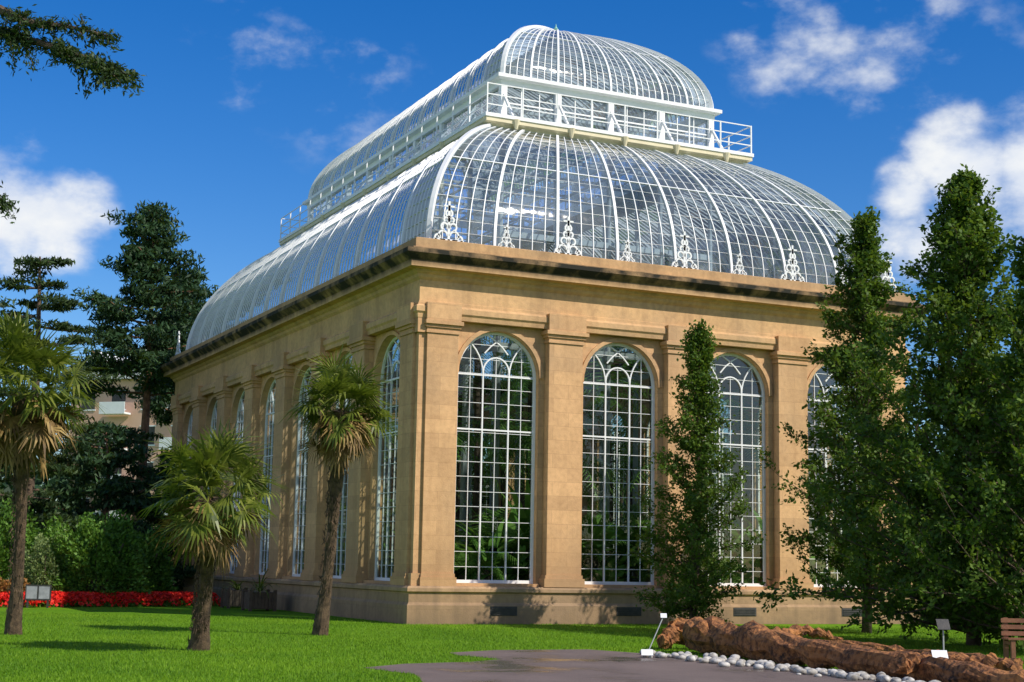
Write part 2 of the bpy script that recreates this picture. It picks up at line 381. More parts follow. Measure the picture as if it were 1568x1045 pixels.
for y in Y[1:-1]:
    for zz in(16.0,17.6):ic.sweep([(d,y,zz),(W-d,y,zz)],.06,.1,(0,0,1))
    ic.sweep([(.5,y,10.8),(d,y,12.5)],.06,.1,(0,0,1));ic.sweep([(W-.5,y,10.8),(W-d,y,12.5)],.06,.1,(0,0,1))
for x in X[1:-1]:
    ic.sweep([(x,.5,10.8),(x,d,12.5)],.06,.1,(0,0,1))
ic.obj('interior_columns',M['iron'],house)
ac=MB()
def acro(T,s,h,z0=10.9,n=.18):
    nv=outv(T);k=h
    B=lambda pts,ww:ac.sweep([T(s+a*k,n,z0+c*k) for a,c in pts],ww*k,.05,nv)
    B([(0,0),(0,1.0)],.07)
    arc=lambda cx,cz,rr,a0,a1,m=10:[(cx+rr*math.cos(D2R(a0+(a1-a0)*i/m)),cz+rr*math.sin(D2R(a0+(a1-a0)*i/m))) for i in range(m+1)]
    for sg in(-1,1):
        for cx,cz,rr,a0,a1 in((.17,.15,.13,180,-120),(.13,.4,.10,220,-90),(.33,.08,.08,180,-90),(.08,.60,.07,240,-60)):
            B([(sg*a,c) for a,c in arc(cx,cz,rr,a0,a1)],.05)
    B(arc(0,.78,.10,-90,270),.055);B([(-.16,.98),(.16,.98)],.05);B([(0,.9),(0,1.12)],.06);B([(-.45,.02),(.45,.02)],.06)
for Tn,nb in((FACES[0][2],4),(FACES[2][2],4)):
    for i in range(nb+1):
        acro(Tn,min(max(e+b*i,.75),W-.75),1.05)
    for i in range(nb):acro(Tn,e+b*(i+.5),.62)
acro(FACES[1][2],LL-.8,1.0)
ac.obj('cornice_ornaments',M['white'],house)
# ================================================================= plants inside
def frond_blades(base,n,length,width,up=.9,droop=1.0,seg=6):
    out=[]
    for i in range(n):
        az=random.uniform(0,2*math.pi);ln=length*random.uniform(.6,1.15);el=random.uniform(.5,1.35)*up
        p=np.array(base,float);dv=np.array([math.cos(az)*math.cos(el),math.sin(az)*math.cos(el),math.sin(el)])
        sd=np.array([-math.sin(az),math.cos(az),0]);ww=width*random.uniform(.7,1.2)
        for k in range(seg):
            w0=ww*math.sin(math.pi*(.12+.88*(k/seg)));w1=ww*math.sin(math.pi*min(1,.12+.88*((k+1)/seg)))
            q=p+dv*ln/seg
            out.append([p-sd*w0/2,p+sd*w0/2,q+sd*w1/2,q-sd*w1/2]);p=q
            dv=dv+np.array([0,0,-droop*.28]);dv/=np.linalg.norm(dv)
    return out
def pinnate(base,n,length,lf,up=1.0,droop=1.0,el0=.3,el1=1.35,pairs=26):
    out=[]
    for i in range(n):
        az=random.uniform(0,2*math.pi);ln=length*random.uniform(.7,1.1);el=random.uniform(el0,el1)
        p=np.array(base,float);dv=np.array([math.cos(az)*math.cos(el),math.sin(az)*math.cos(el),math.sin(el)])
        sd=np.array([-math.sin(az),math.cos(az),0]);st_=ln/pairs
        for k in range(pairs):
            q=p+dv*st_;out.append([p-sd*.015,p+sd*.015,q+sd*.012,q-sd*.012])
            l=lf*math.sin(math.pi*(.1+.88*k/pairs))
            for sg in(-1,1):
                dl=unit(sd*sg+dv*.55+np.array([0,0,-.35-random.random()*.3]));t=p+dl*l
                out.append([p,p+dv*.045,t,t-dv*.01])
            p=q;dv=dv+np.array([0,0,-droop*.075]);dv/=np.linalg.norm(dv)
    return out
inp=empty('glasshouse_planting')
Q=[];tk=MB()
for i in range(46):
    x=.9+15.8*(i+random.random())/46;y=random.uniform(1.0,2.6);h=random.uniform(.7,2.0)
    if i%3:Q+=frond_blades((x,y,h),random.randint(16,26),random.uniform(1.5,3.0),random.uniform(.16,.42),1.0,.8)
    else:Q+=pinnate((x,y,h+.3),random.randint(9,14),random.uniform(1.8,2.6),.5)
    tk.tube([(x,y,0),(x,y,h)],[.12,.1],6)
for i in range(40):
    if random.random()<.5:x=random.uniform(1,3.5);y=random.uniform(3,LL-2)
    else:x=random.uniform(3,W-2);y=random.uniform(3,LL-3)
    h=random.uniform(.6,3.2)
    Q+=pinnate((x,y,h),random.randint(10,15),random.uniform(2,3.2),.55)
    tk.tube([(x,y,0),(x,y,h)],[.12,.1],6)
for x,y,h in((5,7,9.5),(9.5,6,7.5),(12.5,8,11),(7,13,12),(11,15,9),(4.2,17,8),(8.5,21,12.5),(13,20,9),(3,9.5,6),(15,5.5,6.5),(6.5,4,5.2),(10.8,3.6,4.6),(2.6,4,5.4),(8.5,10,6),(14,12,5.5),(5.5,25,7),(11.5,26,6.5),(2.5,22,6),(15,26,7),(9,17,6.5)):
    tk.tube([(x,y,0),(x+.1,y,h*.5),(x,y+.1,h)],[.2,.15,.12],8)
    Q+=pinnate((x,y+.1,h),22,3.2,.6,1,1.3,-.2,1.4,22)
Q=np.array(Q);Q[:,:,1]=np.clip(Q[:,:,1],.62,LL-.62);Q[:,:,0]=np.clip(Q[:,:,0],.62,W-.62)
quads_obj('fronds',Q,M['lf_in'],inp)
tk.obj('stems',M['bark'],inp)
# ================================================================= GROUND
m,nt,out=newmat('lawn_grass');p=nt.nodes.new('ShaderNodeBsdfPrincipled')
c=ramp(nt,noise(nt,.28,5),[(.3,(.06,.17,.006)),(.5,(.12,.27,.008)),(.72,(.20,.34,.014))])
c=mixc(nt,.4,c,ramp(nt,noise(nt,14,4),[(.3,(.05,.15,.004)),(.7,(.2,.36,.015))]))
L(nt,c,p.inputs['Base Color']);p.inputs['Roughness'].default_value=.95;p.inputs['Specular IOR Level'].default_value=.1
L(nt,bump(nt,noise(nt,40,3),.8,.05),p.inputs['Normal']);L(nt,p.outputs[0],out.inputs[0]);M['grass']=m
m,nt,out=newmat('asphalt');p=nt.nodes.new('ShaderNodeBsdfPrincipled')
big=noise(nt,.5,5)
c=ramp(nt,big,[(.35,(.085,.062,.055)),(.65,(.17,.125,.11))])
c=mixc(nt,.35,c,ramp(nt,noise(nt,60,3),[(.3,(.05,.04,.035)),(.7,(.26,.2,.17))]));L(nt,c,p.inputs['Base Color'])
L(nt,ramp(nt,big,[(.38,(.12,.12,.12)),(.5,(.8,.8,.8))]),p.inputs['Roughness'])
L(nt,bump(nt,noise(nt,90,3),.25,.01),p.inputs['Normal']);L(nt,p.outputs[0],out.inputs[0]);M['asphalt']=m
g=MB();g.quad((-1500,-1500,0),(1500,-1500,0),(1500,1500,0),(-1500,1500,0));g.obj('lawn_ground',M['grass'])
pp=[(640,1100),(648,1046),(635,1033),(600,1029),(556,1023),(620,1017),(720,1014),(770,1010),(700,1004),(688,1000),(760,996),(900,995),(1010,1003),(1180,1016),(1400,1040),(1620,1070),(1750,1110)]
PG=[gp(u,v) for u,v in pp]
pa=MB();pa.add([(q[0],q[1],.005) for q in PG],[tuple(range(len(PG)))]);pa.obj('asphalt_path',M['asphalt'],recalc=False)
def inpoly(x,y,poly):
    ins=np.zeros(len(x),bool);j=len(poly)-1
    for i in range(len(poly)):
        xi,yi=poly[i][:2];xj,yj=poly[j][:2]
        cnd=((yi>y)!=(yj>y))&(x<(xj-xi)*(y-yi)/(yj-yi+1e-12)+xi);ins^=cnd;j=i
    return ins
N=150000;u=rng.uniform(-30,1600,N);dep=20+26*rng.random(N)**1.25
Fh=np.array([math.sin(YAW),math.cos(YAW)])
lat=(u-784)/FPX*dep
gx=CAM[0]+Fh[0]*dep+R[0]*lat;gy=CAM[1]+Fh[1]*dep+R[1]*lat
keep=~inpoly(gx,gy,PG)&~((gx>-.3)&(gy>-.3));gx=gx[keep];gy=gy[keep];n=len(gx)
az=rng.uniform(0,math.pi*2,n);h=rng.uniform(.025,.06,n);ww=.008
A=np.stack([gx,gy,np.zeros(n)],1);sd=np.stack([np.cos(az),np.sin(az),np.zeros(n)],1)*ww
tip=A+np.stack([rng.normal(0,.015,n),rng.normal(0,.015,n),h],1)
quads_obj('grass_blades',np.stack([A-sd,A+sd,tip],1),leafmat('grass_blade',(.06,.16,.006),(.12,.28,.008),(.25,.42,.02),.4,.35),None,3)
# ================================================================= trees
def broad_tree(name,pos,H,env,z0,nl,leaf,dens,mat,bark,r0=.14,pitch=(.5,.95),lean=(0,0),droop=0.0,var=(.5,1.2)):
    root=empty(name);mb=MB();px,py=pos[0],pos[1]
    tr=[(px+lean[0]*t*H+.08*math.sin(5*t),py+lean[1]*t*H+.08*math.cos(4*t),H*t*.97) for t in np.linspace(0,1,12)]
    mb.tube(tr,[r0*(1-.93*t)**.9+.012 for t in np.linspace(0,1,12)],9)
    C=[];Dv=[]
    for i in range(nl):
        t=z0+(1-z0)*((i+random.random())/nl)**1.05;z=H*t*.97
        ex=env(t)*random.uniform(*var)
        az=i*2.39996+random.uniform(-.5,.5);el=random.uniform(*pitch)+.35*t
        bx=px+lean[0]*t*H;by=py+lean[1]*t*H
        ln=ex/math.cos(el);ln=min(ln,1.6*ex+.3)
        zs_=max(z-ln*math.sin(el)*.6,H*z0*.5)
        p=np.array([bx,by,zs_]);dv=np.array([math.cos(az)*math.cos(el),math.sin(az)*math.cos(el),math.sin(el)])
        pts=[p];ns=6
        for k in range(ns):
            dv=unit(dv+rng.normal(0,.12,3)+np.array([0,0,-droop*.1]));p=p+dv*ln/ns;pts.append(p)
        mb.tube(pts,[max(.005,r0*.28*(1-t*.6)*(1-k/(ns+.3))) for k in range(ns+1)],5,cap=False)
        for k in range(1,ns+1):
            m_=3 if k<ns else 4
            for _ in range(m_):
                if k<3 and random.random()<.5:continue
                tl=random.uniform(.25,.65)*(.55+.14*ln)*(1.15-.4*k/ns)
                td=unit(dv+rng.normal(0,.75,3)+np.array([0,0,.25-droop]));q0=pts[k]-dv*random.random()*ln/ns;q1=q0+td*tl
                mb.tube([q0,q1],[.008,.003],3,cap=False)
                nn=max(3,int(dens*tl*random.uniform(.4,1.5)))
                s=rng.random(nn)**.8
                C.append(q0+(q1-q0)*s[:,None]*1.08+rng.normal(0,.08,(nn,3)));Dv.append(np.repeat(td[None],nn,0))
    C=np.concatenate(C);Dv=np.concatenate(Dv);C[:,2]=np.maximum(C[:,2],.1)
    quads_obj('foliage',leaves(C,leaf,Dv,.6,.9,.15),mat,root)
    mb.obj('trunk_and_branches',bark,root,recalc=False,smooth=True)
    return len(C)
envD=lambda t:(4.4*(1-t)**.9+.12)*(0.7+.3*min(1,t/.15))
envE=lambda t:(3.0*(1-t)**.85+.12)*(0.6+.4*min(1,t/.25))
envF=lambda t:(1.6*(1-t)**.85+.1)*(0.7+.3*min(1,t/.15))
cnt=[]
cnt.append(broad_tree('broadleaf_tree',at(1492,36),11.5,envD,.05,215,.135,62,M['lf_tree'],M['bark'],.17,(.0,.6),var=(.4,1.25)))
cnt.append(broad_tree('broadleaf_tree.001',gp(1330,970),11.9,envE,.1,155,.125,62,M['lf_tree'],M['bark'],.13,(.1,.7),lean=(.008,.0),var=(.4,1.25)))
cnt.append(broad_tree('broadleaf_tree.002',gp(1062,968),8.3,envF,.05,100,.10,78,M['lf_tree'],M['bark'],.1,(.1,.7),lean=(.025,0),var=(.4,1.3)))
cnt.append(broad_tree('broadleaf_tree.003',at(1625,33),9.6,envD,.03,160,.135,58,M['lf_tree'],M['bark'],.17,(.0,.6)))
print('LEAVES',cnt)
def pine(name,pos,H,rad,z0,nb_,mat,bark,r0=.3,clump=.9,leafsz=.3,el=(.0,.35),npc=70,flat=.45,pyr=.9):
    root=empty(name);mb=MB();px,py=pos[0],pos[1]
    tt=np.linspace(0,1,10);mb.tube([(px+.2*math.sin(3*t),py+.2*math.cos(4*t),H*t) for t in tt],[r0*(1-.9*t) for t in tt],8)
    C=[]
    for i in range(nb_):
        t=z0+(1-z0)*(i+random.random())/nb_;ex=rad*min(1,(1-t)*pyr*2+.14)*random.uniform(.5,1.1)
        az=i*2.4+random.uniform(-.4,.4);e_=random.uniform(*el)
        a=np.array([px,py,H*t]);dv=np.array([math.cos(az)*math.cos(e_),math.sin(az)*math.cos(e_),math.sin(e_)])
        ce=a+dv*ex;mb.tube([a,a+dv*ex*.5+np.array([0,0,-.05]),ce],[r0*.25*(1-t*.5),r0*.15,.02],5,cap=False)
        nc=2+int(ex/clump*1.6)
        for k in range(nc):
            f_=.35+.7*(k+random.random())/nc;c0=a+dv*ex*f_+rng.normal(0,.25*clump,3)*np.array([1,1,.4])
            s=clump*random.uniform(.5,1)*(1.1-.35*f_);q=rng.normal(0,1,(npc,3));q=unit(q)*rng.random((npc,1))**.4
            C.append(c0+q*s*np.array([1,1,flat]))
    C=np.concatenate(C);dr=np.tile(np.array([[0,0,.5]]),(len(C),1))
    quads_obj('needles',leaves(C,leafsz,dr,.3,1.0),mat,root);mb.obj('trunk_and_limbs',bark,root,recalc=False,smooth=True)
pine('pine_tree',at(205,72),18.4,3.9,.5,56,M['lf_pine'],M['redbark'],.32,1.15,.34,(.0,.4),95,.45,1.0)
pine('pine_tree.001',at(268,84),17.6,3.6,.5,44,M['lf_pine'],M['redbark'],.3,1.15,.36,(.0,.4),95,.45,1.0)
pine('cedar_tree',at(30,66),14.8,6.5,.3,30,M['lf_cedar'],M['bark'],.4,1.15,.3,(-.08,.18),110,.22,.7)
pine('cedar_tree.001',at(-60,60),12,6,.1,30,M['lf_cedar'],M['bark'],.4,1.2,.3,(-.08,.18),90,.3,.7)
pine('pine_tree.002',at(150,64),6.9,4.0,.06,28,M['lf_pine'],M['redbark'],.25,1.1,.33,(.0,.3),90,.4,.8)
pine('pine_tree.003',at(250,66),6.2,3.2,.06,26,M['lf_pine'],M['redbark'],.25,1.0,.33,(.0,.3),90,.4,.8)
root=empty('overhanging_cedar_tree');mb=MB();bp=at(-330,19);C=[];Dv=[]
mb.tube([(bp[0],bp[1],z) for z in(0,3,6,9,12)],[.45,.38,.32,.24,.12],10)
def bough(pts,spread,n):
    P=[np.array(q) for q in pts];mb.tube(P,[.09-.08*i/(len(P)-1) for i in range(len(P))],6,cap=False)
    for i in range(n):
        f_=random.random()**.7*(len(P)-1);k=min(int(f_),len(P)-2);c=P[k]+(P[k+1]-P[k])*(f_-k)
        dv=unit(P[k+1]-P[k]);td=unit(dv*.8+rng.normal(0,.6,3)*np.array([1,1,.5])+np.array([0,0,-.18]));ln=spread*random.uniform(.3,1)
        q=c+td*ln;mb.tube([c,q],[.012,.003],3,cap=False)
        nn=int(230*ln);s=rng.random(nn)[:,None];C.append(c+(q-c)*s+rng.normal(0,.04,(nn,3)));Dv.append(np.repeat(td[None],nn,0))
T0=(bp[0],bp[1],8.2)
bough([T0,col(-120,20,18.5),col(0,50,18),col(60,66,17.9),col(125,86,17.8),col(178,110,17.7)],.5,95)
bough([T0,col(-100,-20,18.2),col(0,15,18),col(40,34,17.8),col(100,40,17.8),col(170,56,17.8)],.26,50)
bough([T0,col(-60,210,18),col(-10,300,17.8),col(5,312,17.8)],.25,24)
C=np.concatenate(C);Dv=np.concatenate(Dv);quads_obj('needles',leaves(C,.08,Dv,.3,1.1),M['lf_cedar'],root);mb.obj('trunk_and_boughs',M['bark'],root,recalc=False)
def bush(name,pos,rx,ry,h,n,mat,leaf=.12):
    q=unit(rng.normal(size=(n,3)));q[:,2]=np.abs(q[:,2]);rr=rng.uniform(.72,1.0,(n,1))
    lump=1+.16*np.sin(q[:,:1]*7+q[:,1:2]*5)+.12*np.sin(q[:,2:3]*11+q[:,:1]*9)
    C=q*rr*lump*np.array([rx,ry,h])+np.array([pos[0],pos[1],0.02])
    root=empty(name);quads_obj('foliage',leaves(C,leaf,q,.6,.8),mat,root)
    mb=MB();
    for k in range(7):
        a=k*.9;mb.tube([(pos[0],pos[1],0),(pos[0]+rx*.6*math.cos(a),pos[1]+ry*.6*math.sin(a),h*.75)],[.06,.02],5)
    mb.obj('stems',M['bark'],root)
bush('rhododendron_bush',at(150,54.8),1.9,1.6,2.9,15000,M['lf_bush'],.15)
bush('silver_leaved_bush',at(72,54.5),1.2,1.1,2.3,8000,M['lf_grey'],.11)
bush('rhododendron_bush.001',at(105,58),2.4,2,3.0,11000,M['lf_bush'],.16)
bush('rhododendron_bush.002',at(-20,58),2.4,2,3.4,11000,M['lf_bush'],.16)
bush('orange_shrub',at(15,52),1.0,.8,.85,5000,M['orange'],.1)
bush('rhododendron_bush.003',at(215,60),1.4,1.4,2.6,8000,M['lf_bush'],.16)
A0=gp(-60,931);B0=gp(342,929);root=empty('flower_bed')
n=15000;s=rng.random(n);t=rng.random(n);ax=(B0-A0);nrm=unit(np.array([-ax[1],ax[0],0]));
hh=.45*np.sqrt(np.clip(1-(2*t-1)**4,0,1))*rng.uniform(.75,1.05,n)
C=A0+ax*s[:,None]+nrm*(t*2.4)[:,None];C[:,2]=hh
quads_obj('red_flowers',leaves(C[:9500],.12,None,.9),M['red'],root)
C2=C[9500:].copy();C2[:,2]*=rng.uniform(.1,.7,len(C2));quads_obj('leaves',leaves(C2,.12,None,.6),M['lf_bush'],root)
root=empty('distant_trees');C=[];
for i in range(150):
    a=i/150;uu=-700+3000*a;dp=150+20*math.sin(i*3.1)
    q=at(uu,dp);h=random.uniform(7,12);
    qq=unit(rng.normal(size=(420,3)))*np.array([5.5,5.5,h*.5]);C.append(qq+np.array([q[0],q[1],h*.5]))
C=np.concatenate(C);quads_obj('foliage',leaves(C,1.1,None,.6),M['lf_pine'],root)
root=empty('added_backdrop_trees');C=[];mb=MB()  # added trees, hidden behind the house, to darken the view through its windows
for i in range(15):
    if i<8:x=4+i*4.2+random.uniform(-1,1);y=LL+11+random.uniform(-2,2)
    else:x=W+14+random.uniform(-2,3);y=2+(i-8)*5
    h=random.uniform(9,12)
    mb.tube([(x,y,0),(x,y,h*.8)],[.25,.08],7)
    for k in range(14):
        c0=np.array([x,y,h*.56])+rng.normal(0,1,3)*np.array([1.3,1.3,h*.22]);c0[2]=min(max(c0[2],1.2),h-1)
        C.append(c0+unit(rng.normal(size=(170,3)))*rng.random((170,1))**.4*1.6)
C=np.concatenate(C);quads_obj('foliage',leaves(C,.45,None,.7),M['lf_pine'],root);mb.obj('trunks',M['bark'],root,recalc=False)
bush('hedge_shrub',at(1560,52),5,2,2.2,16000,M['lf_bush'],.16)
# ================================================================= palms (outdoor)
def fan_palm(name,base,crown,rt,nleaf,ndead,ll,rad):
    root=empty(name);mb=MB();base=np.array(base);crown=np.array(crown);n=16
    pts=[base+(crown-base)*t+np.array([.06*math.sin(t*4),.04*math.sin(t*5),0]) for t in np.linspace(0,1,n)]
    rads=[rt*(1.25-.45*min(1,t*4)) if t<.25 else rt*(.8+ (.55*(t-.55)/.4 if t>.55 else 0)) for t in np.linspace(0,1,n)]
    mb.tube(pts,rads,14,.1)
    for i in range(700):
        t=random.random()**.6;c=base+(crown-base)*t;a=random.uniform(0,6.283);r_=np.interp(t,np.linspace(0,1,n),rads)
        o=np.array([math.cos(a),math.sin(a),0]);p0=c+o*r_*.92;p1=p0+o*random.uniform(.02,.05+.06*t)+np.array([0,0,random.choice([1,-1])*random.uniform(.04,.14)])
        mb.tube([p0,p1],[.014,.004],3,cap=False)
    mb.obj('trunk',M['palmtrunk'],root,recalc=False)
    def fan(az,el,pl,size,Qs,droopy):
        dv=np.array([math.cos(az)*math.cos(el),math.sin(az)*math.cos(el),math.sin(el)])
        a=crown+np.array([0,0,random.uniform(-.15,.15)]);mid=a+dv*pl*.6;tipc=mid+unit(dv+np.array([0,0,-.35*droopy]))*pl*.4
        sd=np.array([-math.sin(az),math.cos(az),0])
        for p_,q_ in((a,mid),(mid,tipc)):Qs.append([p_-sd*.014,p_+sd*.014,q_+sd*.011,q_-sd*.011])
        ax=unit(dv+np.array([0,0,-.45*droopy]));nn=unit(np.cross(ax,sd));roll=random.uniform(-.9,.9)
        s2=unit(sd*math.cos(roll)+nn*math.sin(roll))
        m_=20
        for k in range(m_):
            th=D2R(-115+230*k/(m_-1));dd_=ax*math.cos(th)+s2*math.sin(th);l=size*(.72+.28*math.cos(th*.7))*random.uniform(.75,1.15)
            mp_=tipc+dd_*l*.55;ww=.023*size/.55
            pr=unit(np.cross(dd_,nn))
            d2=unit(dd_+np.array([0,0,-random.uniform(.1,.8)*(.5+.7*droopy)]));tp=mp_+d2*l*.48
            Qs.append([tipc-pr*.005,tipc+pr*.005,mp_+pr*ww,mp_-pr*ww]);Qs.append([mp_-pr*ww,mp_+pr*ww,tp+pr*.002,tp-pr*.002])
    Q1=[];Q2=[]
    for i in range(nleaf):
        el=1.4-1.75*(i/nleaf)**.9+random.uniform(-.25,.25);fan(i*2.4+random.uniform(-.3,.3),el,ll*random.uniform(.55,1.15),rad*random.uniform(.8,1.1),Q1,.4+.7*(i/nleaf))
    for i in range(ndead):
        fan(i*2.4+random.uniform(-.4,.4),random.uniform(-1.3,-.25),ll*random.uniform(.6,1.1),rad*.85,Q2,1.5)
    quads_obj('fronds',np.array(Q1),M['lf_palm'],root);quads_obj('dead_fronds',np.array(Q2),M['lf_dead'],root)
fan_palm('fan_palm',gp(20,972),col(36,605,32.3),.15,54,36,1.1,.85)
fan_palm('fan_palm.001',gp(303,996),col(322,765,27.9),.165,54,22,.9,.66)
fan_palm('fan_palm.002',gp(490,973),col(524,630,34.4),.15,52,34,.8,.7)
# ================================================================= apartments behind
ap=empty('apartment_building');P0=at(95,128);P1=at(320,124)
ax=unit(P1-P0);bk=np.array([-ax[1],ax[0],0.])
if bk[0]*Fh[0]+bk[1]*Fh[1]<0:bk=-bk
len_=float(np.linalg.norm(P1-P0));TA=lambda x,y,z:tuple(P0+ax*x+bk*y+np.array([0,0,z]))
A=MB();A.box(0,len_,0,10,0,16.5,TA);A.obj('walls',simple('render_wall',(.62,.38,.27),(.70,.45,.33),.5,.9),ap)
A=MB();Gs=MB();bal=MB()
for fl_ in range(5):
    for k in range(4):
        x=1+k*2.9;z=2+fl_*3;Gs.box(x,x+1.3,-.02,.05,z,z+1.5,TA);A.box(x-.1,x+1.4,-.06,-.021,z-.12,z,TA);A.box(x-.1,x+1.4,-.06,-.021,z+1.5,z+1.6,TA)
        if k%2:bal.box(x-.5,x+1.9,-1.1,-.07,z-.5,z-.35,TA);bal.box(x-.5,x+1.9,-1.1,-1.04,z-.35,z+.5,TA)
for k in range(3):
    x=len_*k/3;A.add([TA(x,-.5,16.5),TA(x+len_/3,-.5,16.5),TA(x+len_/6,-.5,19),TA(x,10,16.5),TA(x+len_/3,10,16.5),TA(x+len_/6,10,19)],[(0,1,2),(3,5,4),(0,2,5,3),(1,4,5,2)])
A.obj('trim_and_roof',M['white'],ap);Gs.obj('windows',M['dark'],ap);bal.obj('balconies',M['white'],ap)
# ================================================================= log, pebbles
m,nt,out=newmat('weathered_wood');p=nt.nodes.new('ShaderNodeBsdfPrincipled')
c=ramp(nt,noise(nt,2.2,8,None,.65),[(.36,(.035,.016,.009)),(.5,(.26,.095,.03)),(.64,(.54,.23,.07))])
c=mixc(nt,.5,c,ramp(nt,noise(nt,11,6),[(.4,(.015,.009,.006)),(.56,(.45,.19,.06))]));L(nt,c,p.inputs['Base Color']);p.inputs['Roughness'].default_value=.9
L(nt,bump(nt,noise(nt,9,6),1,.1),p.inputs['Normal']);L(nt,p.outputs[0],out.inputs[0]);M['log']=m
def ragged(name,pts,rad,seg=18,parent=None):
    mb=MB();P=[np.array(q) for q in pts];k=30
    ts=np.linspace(0,len(P)-1,k);pp_=[];rr=[]
    for t in ts:
        i=min(int(t),len(P)-2);f_=t-i;pp_.append(P[i]*(1-f_)+P[i+1]*f_+rng.normal(0,.03,3));rr.append((rad[i]*(1-f_)+rad[i+1]*f_)*random.uniform(.8,1.2))
    mb.tube(pp_,rr,seg,.15);return mb.obj(name,M['log'],parent,recalc=True)
lg=empty('fallen_log')
def lp(u,v,h):q=gp(u,v);return np.array([q[0],q[1],h])
ragged('main_trunk',[lp(1068,1000,.36),lp(1130,1008,.33),lp(1250,1022,.24),lp(1380,1038,.2),lp(1500,1056,.16),lp(1640,1072,.1)],[.34,.3,.24,.2,.17,.15],parent=lg)
ragged('root_end',[lp(1080,996,.3),lp(1040,994,.35),lp(1010,996,.2)],[.26,.24,.12],parent=lg)
ragged('side_limb',[lp(1130,1000,.4),lp(1240,1005,.22),lp(1380,1015,.2),lp(1560,1036,.17)],[.16,.13,.12,.10],parent=lg)
ragged('broken_limb',[lp(1180,1008,.4),lp(1230,1002,.45),lp(1290,1004,.3)],[.12,.1,.05],parent=lg)
ragged('broken_limb_2',[lp(1370,1044,.22),lp(1440,1042,.32),lp(1560,1052,.25)],[.1,.13,.1],parent=lg)
pb=MB()
line=[(985,1004),(1040,1010),(1130,1020),(1220,1030),(1330,1043),(1440,1058),(1560,1072)]
ico=bmesh.new();bmesh.ops.create_icosphere(ico,subdivisions=2,radius=1);iv=[np.array(v.co) for v in ico.verts];ifc=[tuple(v.index for v in f.verts) for f in ico.faces];ico.free()
for i in range(240):
    t=random.random()**.85*(len(line)-1);k=min(int(t),len(line)-2);f_=t-k
    u_=line[k][0]*(1-f_)+line[k+1][0]*f_+random.gauss(0,5);v_=line[k][1]*(1-f_)+line[k+1][1]*f_+random.gauss(-1,2.4)
    q=gp(u_,v_);s=random.uniform(.025,.09);sc=np.array([s*random.uniform(.8,1.5),s*random.uniform(.8,1.3),s*random.uniform(.6,.85)]);a=random.uniform(0,6.28)
    ca,sa=math.cos(a),math.sin(a);vs=[]
    for v in iv:
        z=v*sc*(1+random.uniform(-.05,.05));vs.append((q[0]+z[0]*ca-z[1]*sa,q[1]+z[0]*sa+z[1]*ca,sc[2]*.8+z[2]))
    pb.add(vs,ifc)
pb.obj('pebble_edging',simple('pebble_stone',(.2,.18,.15),(.62,.6,.56),9,.7),None,True)
def label(name,u,v,h,lean=(0,0),pw=.12,ph=.09,mat=None):
    q=gp(u,v);root=empty(name);mb=MB();top=np.array([q[0]+lean[0],q[1]+lean[1],h])
    mb.tube([(q[0],q[1],0),tuple(top)],[.012,.012],6);mb.obj('stake',M['iron'],root)
    pn=MB();c=top;nv=np.array([-Fh[0]*.8,-Fh[1]*.8,.6]);s_=R*pw/2;u_=unit(np.cross(nv,R))*ph/2*(1);u_=u_ if u_[2]>0 else -u_
    vs=[c-s_-u_,c+s_-u_,c+s_+u_,c-s_+u_];nn=unit(nv)*.012
    pn.add([*vs,*[a+nn for a in vs]],[(0,1,2,3),(4,5,6,7),(0,1,5,4),(1,2,6,5),(2,3,7,6),(3,0,4,7)]);pn.obj('plate',mat or M['white'],root)
label('plant_label_sign',1446,1040,.85,pw=.2,ph=.2,mat=M['dark'])
label('plant_label_sign.001',1440,1046,.42,pw=.24,ph=.16)
label('plant_label_sign.002',998,1008,.1,(-.1,0),.22,.13)
label('plant_label_sign.003',990,1004,.75,(.38,.0),.12,.1)
label('plant_label_sign.004',12,905,.55,pw=.3,ph=.2)
bn=empty('park_bench');q=at(1600,29);mb=MB();TB=lambda x,y,z:tuple(q+R*x+np.array([Fh[0],Fh[1],0])*y+np.array([0,0,z]))
for x in(-.7,.7):
    mb.box(x-.04,x+.04,-.2,-.12,0,.45,TB);mb.box(x-.04,x+.04,.2,.28,0,.85,TB);mb.box(x-.035,x+.035,-.119,.199,.36,.42,TB)
for k in range(4):mb.box(-.8,.8,-.22+k*.11,-.13+k*.11,.452,.48,TB)
for k in range(3):mb.box(-.8,.8,.17,.198,.52+k*.12,.6+k*.12,TB)
mb.obj('bench_frame',simple('bench_wood',(.16,.06,.03),(.25,.1,.05),5,.6),bn)
for i,(yy,hh) in enumerate(((10.5,1.2),(13.2,.8))):
    pn=empty('wooden_planter' if i==0 else 'wooden_planter.001');mb=MB();x=-1.3
    mb.box(x-.42,x+.42,yy-.42,yy+.42,.06,.62);
    for sx in(-1,1):
        for sy in(-1,1):mb.box(x+sx*.42-.05,x+sx*.42+.05,yy+sy*.42-.05,yy+sy*.42+.05,0,.7)
    for k in range(7):mb.box(x-.40+k*.12,x-.31+k*.12,yy-.44,yy-.421,.08,.6)
    mb.obj('box',simple('planter_wood',(.07,.045,.03),(.12,.08,.05),6,.8),pn)
    quads_obj('fronds',np.array(frond_blades((x,yy,.6),34,hh,.05)),M['lf_palm'],pn)
bx=empty('information_board');q=at(62,50.5);TB=lambda x,y,z:tuple(q+R*x+np.array([Fh[0],Fh[1],0])*y+np.array([0,0,z]))
mb=MB();mb.box(-.42,.42,-.03,.03,.25,.75,TB);mb.box(-.36,-.3,-.02,.02,0,.25,TB);mb.box(.3,.36,-.02,.02,0,.25,TB);mb.obj('frame',M['dark'],bx)
